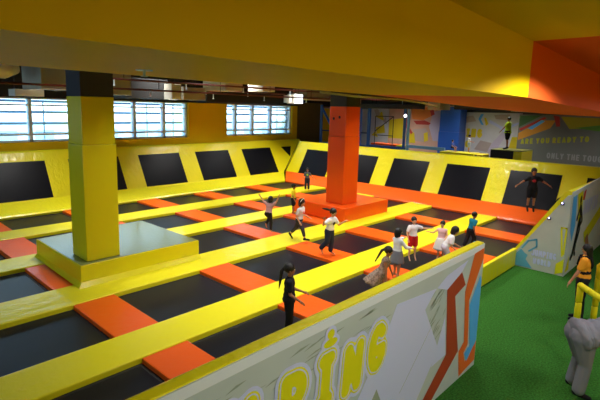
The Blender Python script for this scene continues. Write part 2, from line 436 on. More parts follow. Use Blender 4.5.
mm.build('paint_streaks', BAND, ban)
fl1([(4.84, 1.87), (5.89, 1.79), (5.59, 1.57), (6.05, .87), (5.92, .66), (5.25, .0), (3.6, .0), (4.1, .95), (4.62, 1.54)], .002, 'white_shape', WHITE)
fl1([(6.23, 1.27), (5.9, .61), (6.34, .63)], .0024, 'white_shape', WHITE)
fl1([(5.9, 1.79), (6.2, 1.9), (6.9, 1.98), (6.7, 1.84), (6.23, 1.68)], .0024, 'white_shape', WHITE)
fl1([(5.86, 1.3), (5.88, 1.31), (5.05, .6), (5.03, .59)], .0036, 'grey_line', BAND)
fl1([(4.48, .9), (4.32, .72), (4.5, .1), (4.8, .3)], .0038, 'grey_shard', BAND)
fl1([(3.9, .95), (3.6, .6), (3.8, 0), (4.2, .1)], .0038, 'grey_shard', BAND)
fl1([(6.87, 1.59), (6.97, 1.86), (6.78, .75), (6.52, 1.5), (6.79, .52), (6.84, .54), (6.95, 1.4)], .0022, 'white_shape', WHITE) if 0 else None
fl1([(6.23, 1.68), (6.7, 1.83), (6.87, 1.59), (6.52, 1.5), (6.79, .52), (5.9, 0.0), (5.45, 0.0), (6.37, .63)], .003, 'red_zigzag', RED)
fl1([(7.13, 2.03), (7.5, 2.05), (7.51, 1.88), (7.06, 1.28), (7.16, .5), (7.02, .4), (7.09, .22), (7.46, .4), (7.5, .9), (7.5, .1), (6.9, .04), (6.82, .5), (7.0, .6), (6.88, 1.47)], .003, 'orange_zigzag', BORG)
fl1([(7.44, 1.6), (7.5, 1.5), (7.5, .45), (7.15, .2), (7.06, .37), (7.24, .46), (7.1, 1.19)], .0038, 'blue_zigzag', BBLUE)
# bubble letters, four nested layers
spots = [('J', 1.2, 1.2), ('U', 1.66, 1.24), ('M', 2.16, 1.22), ('P', 2.88, 1.22), ('I', 3.42, 1.22), ('N', 3.84, 1.17), ('G', 4.31, 1.23)]
lay = [(.155, .0045, WHITE, 'letter_halo'), (.112, .0058, BYEL, 'letter'), (.093, .0071, WHITE, 'letter_line'), (.077, .0084, BYEL, 'letter_fill')]
for r, d, mt, nm in lay:
    for ch, x, z in spots:
        mb = MB(); h = .45; wsc = 1.0
        ls = [[(x+p[0]*h*wsc+(p[1]*.03), z+p[1]*h) for p in l] for l in GL[ch]]
        if ch == 'G': ls = [[(px_, z+(pz_-z)*1.0) for px_, pz_ in l] for l in ls]
        strokes(ls, r, B1, d+spots.index((ch, x, z))*.00012, mb)
        if ch == 'I':
            for (cx, cz, rw, rh, dd) in [(3.55, 1.84, .1, .035, 0), (3.55, 1.935, .045, .04, .0005)]:
                g = {'letter_halo': .05, 'letter': .012, 'letter_line': -.1, 'letter_fill': -.1}[nm]
                if g < -.05: continue
                c = B1[0]+B1[1]*cx+B1[2]*cz+B1[3]*(d+dd)
                mb.poly([c+B1[1]*math.cos(2*PI*j/18)*(rw+g)+B1[2]*math.sin(2*PI*j/18)*(rh+g) for j in range(18)], B1[3]*.001)
        mb.build(nm, mt, ban)

# wedge end face (facing -x) and banner 2
WE = (V((13.575, 0, 0))-FWo, V((0, -1, 0)), V((0, 0, 1)), V((-1, 0, 0)))     # a = -y
w2 = MB().poly([V((13.6, 4.19, 0))-FWo, V((13.6, 2.9, 0))-FWo, V((13.6, 2.9, 2.2))-FWo, V((13.6, 3.0, 2.16))-FWo, V((13.6, 4.19, .3))-FWo], (-.02, 0, 0)).build('end_panel', mat('wedge_grey', (196, 200, 192), .6, var=.04), FWl)
w2['label'] = 'grey triangular end panel with white words'
def flw(pts, d, nm, m): flat([(-y, z) for y, z in pts], WE, d, nm, m, w2)
flw([(4.17, .28), (3.98, .52), (3.88, .42), (3.8, .38), (3.84, .25), (3.66, .03), (4.17, .02)], .0065, 'blue_splash', mat('wedge_blue', (96, 172, 206), .6))
for seg in [[(3.96, .55), (3.82, .78)], [(3.82, .78), (3.62, .86)], [(3.62, .86), (3.6, .66)], [(3.6, .66), (3.78, .5)]]:
    mb = MB(); strokes([[(-seg[0][0], seg[0][1]), (-seg[1][0], seg[1][1])]], .022, WE, .0065, mb); mb.build('blue_line', MATS['wedge_blue'], w2)
for a, b in [((3.06, 1.3), (2.98, .55)), ((3.06, 1.3), (2.94, 1.3)), ((2.94, 1.3), (2.95, .6))]:
    mb = MB(); strokes([[(-a[0], a[1]), (-b[0], b[1])]], .022, WE, .0065, mb); mb.build('yellow_line', BYEL, w2)
flw([(3.1, .3), (2.92, .48), (2.92, .1), (3.1, .02)], .0065, 'yellow_splash', BYEL)
wl = lambda ch, ls: (lambda mb: (strokes(ls, .019, WE, .0078, mb), mb.build('letter', WHITE, w2)))(MB())
word('JUMPING', -3.7, .41, .145, .62, .046, wl)
word('WORLD', -3.64, .19, .13, .62, .05, wl)
for (y, z) in [(3.08, 1.86), (3.35, 1.42)]:
    o = empty('led_lamp', (13.56, y+.02, z+.09)); tag(o, 'small glowing lamp on the sloping yellow rim, %s one' % ('upper' if z > 1.6 else 'lower'), 'lamp', 'small lamps on the wedge rim')
    MB().box(-.03, .04, -.04, .04, -.05, .02, .008).build('housing', BLACK, o); MB().ball((-.035, 0, 0), (.012, .022, .022)).build('lens', LED, o)
B2 = (V((0, 2.89, 0))-FWo, V((1, 0, 0)), V((0, 0, 1)), V((0, -1, 0)))
b2 = MB().poly([V((13.58, 2.91, 0))-FWo, V((20.5, 2.91, 0))-FWo, V((20.5, 2.91, 2.5))-FWo, V((13.58, 2.91, 2.26))-FWo], (0, -.015, 0)).build('banner', mat('banner_two', (222, 228, 226), .5, .4, .2, .3, var=.04), FWl)
b2['label'] = 'pale banner with coloured strokes and a black leaping figure'
def fl2(pts, d, nm, m): flat(pts, B2, d, nm, m, b2)
fl2([(13.64, 2.13), (14.02, 2.16), (14.16, 1.3), (13.96, .9), (13.72, 1.2)], .0065, 'blue_stroke', BBLUE)
fl2([(14.1, 2.16), (14.66, 2.2), (14.8, 1.49), (14.5, 1.3)], .0065, 'yellow_stroke', BYEL)
fl2([(14.79, 2.16), (15.01, 2.2), (14.92, 1.9), (14.7, 1.93)], .007, 'red_stroke', MRED)
fl2([(15.3, .9), (17.3, 1.45), (19.8, 2.1), (19.9, 1.8), (17.5, 1.1), (15.52, .55)], .0065, 'yellow_stroke', BYEL)
fl2([(15.53, .69), (15.85, .78), (16.24, .28), (15.87, .2)], .007, 'brown_stroke', mat('banner_brown', (176, 122, 90), .5))
fl2([(13.62, .1), (13.9, .5), (14.0, .1)], .0065, 'yellow_stroke', BYEL)
w2l = lambda ch, ls: (lambda mb: (strokes(ls, .05, B2, .0078, mb), mb.build('letter', WHITE, b2)))(MB())
word('JUMPING', 14.95, 1.5, .34, .62, .16, w2l)
mb = MB()
strokes([[(14.5, 1.98), (14.5, 1.95)]], .1, B2, .009, mb)
strokes([[(14.52, 1.82), (14.62, 1.4)], [(14.6, 1.74), (14.9, 1.32), (14.78, 1.25)], [(14.52, 1.78), (14.3, 1.45)]], .065, B2, .009, mb)
strokes([[(14.62, 1.4), (14.72, 1.1), (14.5, .8)], [(14.58, 1.4), (14.42, .95), (14.2, .45), (14.1, .4)]], .075, B2, .009, mb)
strokes([[(14.5, .8), (14.42, .5), (14.5, .42)]], .055, B2, .009, mb)
mb.build('leaping_figure', FIGB, b2)

# ------------------------------------------------------------------ pillars and plinths
o = empty('padded_plinth', (5.02, 10.6, ZP)); tag(o, 'yellow vinyl square plinth around the foot of the yellow pillar', 'plinth', 'padded plinths')
m = MB()
b = [(3.55, 9.2), (6.52, 9.2), (6.5, 12.0), (3.57, 11.95)]; tp = [(3.62, 9.27), (6.5, 9.27), (6.45, 12.0), (3.62, 11.9)]
cx, cy = 5.02, 10.6
m.loft([[(x-cx, y-cy, .0) for x, y in b], [(x-cx, y-cy, .1) for x, y in tp], [(x-cx, y-cy, .43) for x, y in tp], [((x-cx)*.992, (y-cy)*.992, .45) for x, y in tp]])
m.build('plinth', YELS, o)
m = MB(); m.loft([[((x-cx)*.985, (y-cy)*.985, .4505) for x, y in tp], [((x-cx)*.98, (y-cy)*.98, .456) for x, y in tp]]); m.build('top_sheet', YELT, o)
o = empty('padded_pillar', (4.17, 9.78, .96)); tag(o, 'tall square yellow padded pillar with dark grey top, left', 'pillar', 'padded pillars')
def pillar(o, w, d, z1, z2, z3, mlo, mhi, mtop):
    MB().box(-w/2, w/2, -d/2, d/2, 0, z1, .02).build('lower_padding', mlo, o)
    MB().box(-w/2+.015, w/2-.015, -d/2+.015, d/2-.015, z1, z2, .015).build('upper_padding', mhi, o)
    if mtop: MB().box(-w/2+.02, w/2-.02, -d/2+.02, d/2-.02, z2, z3).build('column', mtop, o)
pillar(o, .72, .74, 2.43, 3.40, 5.05, YELS, YELS, DARKGREY)
o = empty('padded_plinth', (13.5, 10.35, ZP)); tag(o, 'orange vinyl square plinth around the foot of the orange pillar', 'plinth', 'padded plinths')
m = MB(); m.box(-1.3, 1.36, -1.25, 1.1, 0, .47, .03, 3); m.build('plinth', ORGS, o)
o = empty('padded_pillar', (13.08, 9.92, .972)); tag(o, 'tall square orange padded pillar near the middle of the hall', 'pillar', 'padded pillars')
pillar(o, .84, .74, 2.35, 3.36, 5.03, ORGS, ORGS, DARKGREY)
for (y, z) in [(-.1, 3.0), (.15, 2.95)]:
    MB().ball((-.43, y, z), (.02, .04, .05)).build('hole', BLACK, o)

# ------------------------------------------------------------------ services in the ceiling void
def duct(name, box, m, label, cat='duct', group='ducts and boxes in the ceiling void', flange=True):
    x0, x1, y0, y1, z0, z1 = box
    o = empty(name, ((x0+x1)/2, (y0+y1)/2, z0)); tag(o, label, cat, group)
    c = ((x0+x1)/2, (y0+y1)/2)
    MB().box(x0-c[0], x1-c[0], y0-c[1], y1-c[1], 0, z1-z0, .01).build('casing', m, o)
    if flange:
        for xx in (x0-c[0], x1-c[0]):
            MB().box(xx-.02, xx+.02, y0-c[1]-.02, y1-c[1]+.02, -.02, z1-z0+.02).build('flange', m, o)
    for xx in (x0-c[0]+.08, x1-c[0]-.08): MB().tube([(xx, 0, z1-z0), (xx, 0, 6.02-z0)], .012, 6).build('hanger', BLACK, o)
    return o
duct('air_duct', (4.48, 5.34, 13.5, 15, 4.6, 5.5), DUCTD, 'big grey ventilation box just left of the yellow pillar')
duct('air_duct', (4.3, 5.1, 15.2, 15.8, 4.40, 4.6), DUCT, 'small pale duct end below the big grey ventilation box', flange=False)
duct('air_duct', (6.65, 7.26, 14, 15.5, 4.53, 5.5), DUCTD, 'tan grey duct just right of the yellow pillar')
duct('fan_coil_unit', (8.17, 9.86, 16.1, 17, 4.47, 5.2), BLACK, 'long black air unit above the second window', 'air unit')
duct('air_duct', (9.4, 9.75, 15, 15.5, 4.48, 5.0), DUCT, 'small pale box right of the black air unit')
duct('air_duct', (9.9, 10.85, 15, 16, 4.47, 4.92), DUCTD, 'brown grey duct above the wall between the windows')
duct('fan_coil_unit', (12.77, 17.66, 17.5, 18.3, 4.44, 4.75), BLACK, 'very long black louvred air unit above the third window', 'air unit')
duct('air_duct', (11.05, 11.9, 14, 15.4, 4.84, 5.4), DUCT, 'pale sloping duct piece high above the third window', flange=False)
duct('air_duct', (13.9, 14.62, 15, 16, 4.94, 5.5), DUCT, 'pale square duct above the long louvred unit', flange=False)
duct('air_duct', (17.2, 17.4, 16.6, 17.0, 4.53, 4.9), DUCT, 'pale box left of the bright square light', flange=False)
duct('air_duct', (18.97, 21.2, 17, 18, 4.9, 5.3), DUCTD, 'long grey duct left of the orange pillar top')
duct('air_duct', (18.65, 23.9, 17.2, 17.6, 4.72, 4.83), DUCT, 'thin pale tray running behind the orange pillar top')
duct('air_duct', (20, 21, 9.85, 10.46, 4.33, 4.9), DUCTD, 'grey duct above the blue column', flange=False)
duct('air_duct', (20, 20.5, 10.85, 16.2, 4.34, 4.56), BLACK, 'long dark beam tray above the peach mural', flange=False)
duct('air_duct', (20, 20.6, 7.0, 9.2, 4.36, 4.7), BLACK, 'dark duct above the white mural', flange=False)
duct('air_duct', (20, 20.6, 6.0, 6.8, 4.3, 4.7), DUCTD, 'short grey duct above the grey banner', flange=False)
o = empty('round_duct', (3.0, 14, 5.12)); tag(o, 'tan round duct at the far left under the yellow beam', 'duct', 'ducts and boxes in the ceiling void')
MB().tube([(-2.5, 0, 0), (.75, 0, 0), (.95, .05, .1)], [.3, .3, .28], 20).build('casing', DUCT, o, True)
MB().tube([(.5, 0, 0), (.56, 0, 0)], .33, 20).build('flange', DUCT, o, True)
for x in (-1.5, .2): MB().tube([(x, 0, .3), (x, 0, .9)], .012, 6).build('hanger', BLACK, o)
o = empty('light_fixture', (17.78, 16.5, 4.48)); tag(o, 'bright white square light box above the third window', 'light')
MB().box(-.34, .34, 0, .5, 0, .5, .02).build('housing', DUCT, o); MB().box(-.31, .31, -.02, 0, .03, .47).build('diffuser', LAMP, o); MB().tube([(0, .25, .5), (0, .25, 1.54)], .012, 6).build('hanger', BLACK, o)
# sprinkler pipes
plab = ['dark red sprinkler pipe along the top of the hall, nearest the beam', 'dark red sprinkler pipe just over the second window', 'dark red sprinkler pipe at the far left', 'dark red sprinkler pipe crossing above the third window']
for i, (x0, x1, y, z) in enumerate([(5.0, 16.5, 12.9, 4.94), (6.3, 17, 13.2, 4.68), (-1, 5.6, 13.1, 4.68), (11.0, 17.1, 16.8, 4.93)]):
    o = empty('sprinkler_pipe', (x0, y, z)); tag(o, plab[i], 'pipe', 'red sprinkler pipes')
    MB().tube([(0, 0, 0), (x1-x0, 0, 0)], .03, 8).build('pipe', PIPE, o, True)
    n = int((x1-x0)//2.4)
    for k in range(n):
        x = 1.2+k*2.4
        d = MB(); d.tube([(x, 0, 0), (x, 0, -.16)], .015, 8); d.tube([(x, 0, -.16), (x, 0, -.19)], .03, 8)
        d.build('sprinkler_head', FRAME, o)
        h = MB(); h.tube([(x+.3, 0, 0), (x+.3, 0, 1.0)], .01, 6); h.build('hanger', BLACK, o)
for i, y in enumerate((15.2, 12.6, 10.8, 8.9)):
    o = empty('sprinkler_pipe', (20.2, y, 4.85)); tag(o, 'dark red pipe running away towards the murals, %s from the window wall' % nth[i], 'pipe', 'red sprinkler pipes')
    MB().tube([(-1.5, 0, 0), (5, 0, 0)], .035, 8).build('pipe', PIPE, o, True)
    MB().tube([(1.2, 0, 0), (1.2, 0, -.3)], .02, 8).build('sprinkler_head', FRAME, o)
o = empty('sprinkler', (1.44, 2.6, 4.422)); tag(o, 'small sprinkler head under the yellow beam', 'sprinkler')
MB().tube([(0, 0, .0), (0, 0, -.015)], .05, 14).build('rosette', FRAME, o); MB().tube([(0, 0, -.015), (0, 0, -.045)], .008, 8).build('stem', FRAME, o); MB().tube([(0, 0, -.045), (0, 0, -.05)], .02, 12).build('deflector', FRAME, o)
o = MB().tube([(3.9, 3.3, 4.39), (4.6, 3.35, 4.37), (5.3, 3.2, 4.36), (6.2, 3.3, 4.33), (7.0, 3.5, 4.3)], .012, 8).build('cable', mat('pale_cable', (190, 190, 150), .5), smooth=True)
tag(o, 'pale cable hanging loosely under the yellow beam', 'cable')

# ------------------------------------------------------------------ behind the right wall: play frames and murals
def panel(name, x, y0, y1, z0, z1, m, label, cat='mural'):
    o = empty(name, (x, (y0+y1)/2, z0)); tag(o, label, cat)
    MB().box(0, .12, y0-(y0+y1)/2, y1-(y0+y1)/2, 0, z1-z0).build('board', m, o)
    fr = (V((-.002, -(y0+y1)/2, -z0)), V((0, 1, 0)), V((0, 0, 1)), V((-1, 0, 0)))
    return o, fr
o, fr = panel('mural', 25, 15.62, 18.0, 1.75, 4.5, MWHITE, 'white and yellow graffiti mural behind the black braced frame')
for p in [[(16.6, 3.9), (16.1, 4.2), (15.9, 3.6)], [(16.5, 3.2), (15.9, 3.4), (15.8, 2.9), (16.4, 2.8)], [(16.8, 2.7), (16.5, 3.0), (16.3, 2.6)]]: flat(p, fr, .001, 'yellow_patch', MYEL, o)
for p in [[(16.7, 4.3), (16.4, 4.35), (16.2, 4.0), (16.5, 3.9)], [(16.0, 3.6), (15.8, 3.9), (15.7, 3.4)]]: flat(p, fr, .002, 'taupe_patch', MTAUPE, o)
o, fr = panel('mural', 25, 11.4, 15.58, 1.75, 4.6, PINKM, 'peach and orange mural with red strokes behind the blue posts')
flat([(15.55, 3.7), (14.55, 3.85), (14.5, 3.2), (14.3, 2.6), (15.55, 2.6)], fr, .001, 'yellow_patch', MYEL, o)
flat([(14.1, 4.45), (12.9, 4.5), (12.8, 4.0), (13.3, 3.75), (14.0, 3.8)], fr, .001, 'orange_patch', MORG, o)
flat([(13.9, 3.7), (13.2, 3.75), (12.8, 3.6), (12.9, 3.5), (13.7, 3.5)], fr, .003, 'red_stroke', MRED, o)
flat([(14.5, 3.85), (14.35, 3.9), (14.25, 3.4), (13.9, 3.0), (14.0, 2.9), (14.4, 3.3)], fr, .003, 'red_stroke', MRED, o)
flat([(12.9, 4.3), (12.7, 4.4), (12.6, 4.1), (12.8, 4.0)], fr, .003, 'red_stroke', MRED, o)
flat([(12.7, 4.2), (12.2, 4.4), (11.9, 3.6), (12.1, 2.6), (12.6, 2.6), (12.9, 3.4)], fr, .002, 'lilac_patch', MLIL, o)
flat([(13.9, 3.2), (13.1, 3.3), (12.8, 2.9), (13.2, 2.5), (13.9, 2.55)], fr, .002, 'taupe_patch', MTAUPE, o)
flat([(14.1, 3.1), (13.8, 3.0), (13.7, 2.4), (14.2, 2.4)], fr, .0028, 'yellow_patch', MYEL, o)
flat([(13.2, 3.0), (12.95, 3.1), (12.9, 2.6), (13.15, 2.5)], fr, .0034, 'yellow_patch', MYEL, o)
flat([(12.3, 3.2), (11.9, 3.5), (11.7, 2.6), (12.1, 2.5)], fr, .003, 'olive_patch', MOLIVE, o)
o = empty('padded_column', (24.6, 11.28, 1.75)); tag(o, 'wide blue padded column left of the white mural', 'column')
MB().box(-.5, .35, -.58, .58, 0, 1.45, .03).build('lower_padding', BLUEP, o); MB().box(-.48, .35, -.56, .56, 1.45, 2.78, .03).build('upper_padding', BLUEP, o)
o, fr = panel('mural', 25, 7.95, 11.06, 1.75, 4.27, MWHITE, 'white mural with yellow bubble letters behind the lime shirted man')
flat([(9.99, 4.19), (9.83, 4.19), (9.96, 3.9), (9.78, 3.62), (9.92, 3.62), (10.1, 3.92)], fr, .001, 'blue_chevron', BBLUE, o)
flat([(9.81, 4.0), (9.7, 4.0), (9.55, 3.68), (9.68, 3.57)], fr, .001, 'yellow_chevron', MYEL, o)
flat([(8.78, 3.35), (8.58, 3.2), (9.05, 2.3), (9.45, 2.0), (9.5, 2.4)], fr, .001, 'lilac_band', MLIL, o)
flat([(8.32, 3.07), (7.98, 3.09), (7.98, 2.2), (8.5, 2.2)], fr, .001, 'yellow_patch', MYEL, o)
flat([(9.5, 3.9), (8.8, 3.55), (8.6, 3.4), (8.75, 3.3), (9.0, 3.5), (9.55, 3.75)], fr, .0016, 'white_limb', WHITE, o)
flat([(8.6, 3.6), (8.0, 3.85), (8.0, 3.75), (8.55, 3.45)], fr, .0016, 'white_limb', WHITE, o)
flat([(10.9, 4.0), (10.4, 4.1), (10.2, 3.8), (10.8, 3.7)], fr, .0012, 'taupe_patch', MTAUPE, o)
flat([(9.3, 4.15), (8.5, 4.2), (8.5, 3.9), (9.2, 3.95)], fr, .0012, 'taupe_patch', MTAUPE, o)
flat([(9.9, 2.8), (9.3, 2.7), (9.5, 2.2), (10.2, 2.3)], fr, .0012, 'taupe_patch', MTAUPE, o)
fr2 = (V((-.002, -(7.95+11.06)/2, -1.75)), V((0, -1, 0)), V((0, 0, 1)), V((-1, 0, 0)))
for tx, x, z, h in (('PING', -10.94, 3.0, .34), ('WORLD', -10.9, 2.45, .22)):
    def wl3(ch, ls):
        mb = MB(); strokes(ls, .075, (fr2[0]+V((0, (7.95+11.06)/2*0, 0)), fr2[1], fr2[2], fr2[3]), .004, mb); mb.build('letter', MYEL, o)
    # local frame: a runs to -y so the word reads left to right from the hall
    GLs = []
    word(tx, x+(7.95+11.06)/2-(7.95+11.06)/2, z, h, .75, .2, wl3) if tx == 'PING' else word(tx[:2], x, z, h, .7, .16, wl3)
o, fr = panel('wall_banner', 24.6, 1.0, 7.93, 1.75, 4.22, GBAN, 'long dark grey banner with yellow and grey words at the far right', 'banner')
flat([(7.9, 4.15), (6.9, 4.2), (7.9, 3.6)], fr, .001, 'green_patch', mat('mural_dark_green', (70, 110, 60), .7), o)
flat([(7.9, 3.3), (7.9, 2.95), (6.5, 3.6), (6.3, 3.98), (6.9, 3.95)], fr, .0014, 'orange_arrow', mat('mural_amber', (214, 150, 50), .7), o)
flat([(7.5, 3.55), (6.9, 3.98), (6.75, 3.92), (7.3, 3.5)], fr, .0028, 'blue_patch', BBLUE, o)
flat([(7.9, 3.5), (6.8, 4.12), (6.7, 4.06), (7.8, 3.42)], fr, .0022, 'red_line', MRED, o)
flat([(6.42, 4.2), (6.16, 4.15), (6.1, 3.7), (6.25, 3.68)], fr, .0022, 'red_line', MRED, o)
flat([(6.1, 4.15), (4.2, 4.12), (1.2, 4.1), (1.2, 3.8), (4.6, 3.66), (5.7, 3.6)], fr, .001, 'olive_patch', MOLIVE, o)
flat([(5.5, 3.66), (4.0, 3.9), (1.2, 4.0), (1.2, 3.7), (4.6, 3.55)], fr, .0022, 'green_patch', MGREEN, o)
fr3 = (V((-.002, -(1.0+7.93)/2, -1.75)), V((0, -1, 0)), V((0, 0, 1)), V((-1, 0, 0)))
def ban_word(txt, y, z, h, gap, r, m, rise):
    def fn(ch, ls):
        mb = MB(); strokes([[(p[0], p[1]+(p[0]+y)*rise) for p in l] for l in ls], r, fr3, .004, mb); mb.build('letter', m, o)
    word(txt, -y, z, h, .85, gap, fn)
ban_word('ARE YOU READY TO', 7.72, 2.8, .2, .125, .034, mat('banner_dull_yellow', (186, 186, 40), .6), .1)
ban_word('ONLY THE TOUGH', 6.5, 2.2, .22, .1, .03, GTXT, 0.0)
# blue steel play frame
o = empty('play_frame', (21, 14, 1.75)); tag(o, 'blue steel play frame with pale rail beyond the right wall', 'frame')
for y, w, mt in [(17.62, .11, BLUES), (14.85, .1, BLUES), (14.3, .14, BLUES), (12.16, .1, BLUES), (11.95, .1, BLUEL)]:
    MB().box(-.06, .06, y-14-w/2, y-14+w/2, 0, 2.75).build('post', mt, o)
MB().box(-.04, .04, 14.1-14, 17.6-14, .55, .63).build('rail', BLUES, o)
MB().box(-.05, .05, 11.95-14, 14.3-14, .55, .68).build('rail', BLUES, o)
MB().box(-.05, .05, 9.95-14, 11.95-14, .68, .82).build('rail', BLUEL, o)
MB().tube([(0, 17.6-14, 2.6), (0, 16.9-14, 1.6)], .07, 8).build('brace', BLUES, o)
for y, z in ((14.7, 2.6), (14.7, 1.3)): MB().box(-.03, .03, .4, 3.5, z-.05, z+.02).build('crossbar', mat('dark_blue_steel', (34, 44, 84), .5), o)
o = empty('braced_frame', (21.3, 13.5, 1.75)); tag(o, 'black square frame with a diagonal brace in front of the graffiti', 'frame')
for a, b in [((.6, 2.2), (-.5, 2.2)), ((-.5, 2.2), (-.5, 1.2)), ((-.5, 1.2), (.6, 1.2)), ((.6, 1.2), (.6, 2.2)), ((.6, 1.4), (-.5, 2.2)), ((.6, 1.2), (.6, 0)), ((-.5, 1.2), (-.5, 0))]:
    MB().tube([(0, a[0], a[1]), (0, b[0], b[1])], .022, 6).build('bar', BLACK, o)
o = empty('spot_lamp', (20.85, 12.0, 4.05)); tag(o, 'bright white spot lamp on the blue post', 'lamp')
MB().tube([(0, 0, 0), (-.1, 0, -.03)], [.05, .08], 14).build('housing', BLACK, o); MB().ball((-.11, 0, -.03), (.03, .075, .075)).build('lens', SPOTG, o)
MB().tube([(.15, 0, .0), (0, 0, 0)], .02, 8).build('bracket', BLACK, o)
o = empty('padded_block', (22.2, 13.55, 1.75)); tag(o, 'red orange padded block under the graffiti mural', 'block')
MB().box(-.3, .3, -.4, 1.2, .45, .72, .04).build('cushion', ORG, o); MB().box(-.3, .3, -.9, -.42, .1, .7, .04).build('end_cushion', YEL, o); MB().box(-.28, .28, -.4, 1.2, 0, .45).build('base', BLACK, o)
o = empty('padded_block', (22.3, 7.35, 1.75)); tag(o, 'black and yellow padded block the lime shirted man stands on', 'block')
MB().box(-.6, .9, -.25, .75, 0, .84, .03).build('black_cushion', BLACK, o); MB().box(-.6, .9, -.6, -.25, 0, .84, .03).build('yellow_cushion', YEL, o)
MB().box(-.6, .9, -.6, .75, .84, .87, .01).build('top', mat('olive_top', (120, 120, 48), .7), o)
o = empty('padded_block', (22.2, 9.6, 1.75)); tag(o, 'low yellow padded block where the small children sit', 'block')
MB().box(-.4, .5, -.7, 1.0, 0, .58, .04).build('cushion', YEL, o); MB().box(-.4, .5, -1.1, -.72, 0, .56, .04).build('end_cushion', MYEL, o)

# ------------------------------------------------------------------ yellow padded railing by the stairs
o = empty('padded_railing', (10.05, 1.83, 0)); tag(o, 'yellow foam padded stair railing in front of the orange shirted woman', 'railing')
RY = mat('foam_yellow', (236, 220, 20), .6, .3)
def foam(a, b, nm):
    a, b = V(a), V(b); n = max(2, int((b-a).length/.3)); d = (b-a)/n
    m = MB()
    for i in range(n): m.tube([a+d*i+d*.02, a+d*i+d*.06, a+d*(i+1)-d*.06, a+d*(i+1)-d*.02], [.05, .058, .058, .05], 12)
    m.build(nm, RY, o, True)
foam((0, 0, 0), (0, 0, 1.0), 'post'); foam((0, 0, 1.0), (-.45, -.42, .98), 'top_rail'); foam((-.45, -.42, .98), (-1.0, -.95, .96), 'top_rail')
foam((1.05, -.1, 0), (1.05, -.1, 1.2), 'post'); foam((1.05, -.1, 1.2), (.5, -.62, 1.18), 'top_rail')
m = MB(); m.ball((0, 0, 1.0), .062); m.build('elbow', RY, o, True)

# ------------------------------------------------------------------ people
SK1 = mat('skin_tan', (196, 138, 104), .55, .35); SK2 = mat('skin_brown', (160, 106, 76), .55, .35); SK3 = mat('skin_light', (218, 164, 130), .55, .35)
HAIR = mat('black_hair', (20, 17, 18), .45, .4, bump=.3, bscale=60, bstretch=(3, 3, .4))
EYEW = mat('eye_white', (230, 228, 224), .3); EYED = mat('eye_dark', (22, 16, 14), .2); LIP = mat('lips', (160, 82, 76), .5)
def cm(name, rgb): return mat(name, rgb, .8, .25, bump=.2, bscale=24)
dg = None
def remesh(mb, name, m, parent, vox, smooth=6):
    me = bpy.data.meshes.new(name); bmesh.ops.recalc_face_normals(mb.b, faces=mb.b.faces[:]); mb.b.to_mesh(me); mb.b.free()
    o = bpy.data.objects.new(name, me); COL.objects.link(o)
    r = o.modifiers.new('r', 'REMESH'); r.mode = 'VOXEL'; r.voxel_size = vox
    s = o.modifiers.new('s', 'SMOOTH'); s.iterations = smooth; s.factor = .5
    d = bpy.context.evaluated_depsgraph_get()
    ev = bpy.data.meshes.new_from_object(o.evaluated_get(d))
    o.modifiers.clear(); o.data = ev; bpy.data.meshes.remove(me); ev.name = name
    ev.materials.clear()
    for x in (m if isinstance(m, (list, tuple)) else [m]): ev.materials.append(x)
    ev.polygons.foreach_set('use_smooth', [True]*len(ev.polygons))
    if parent: o.parent = parent
    return o
def N(v): return V(v).normalized()
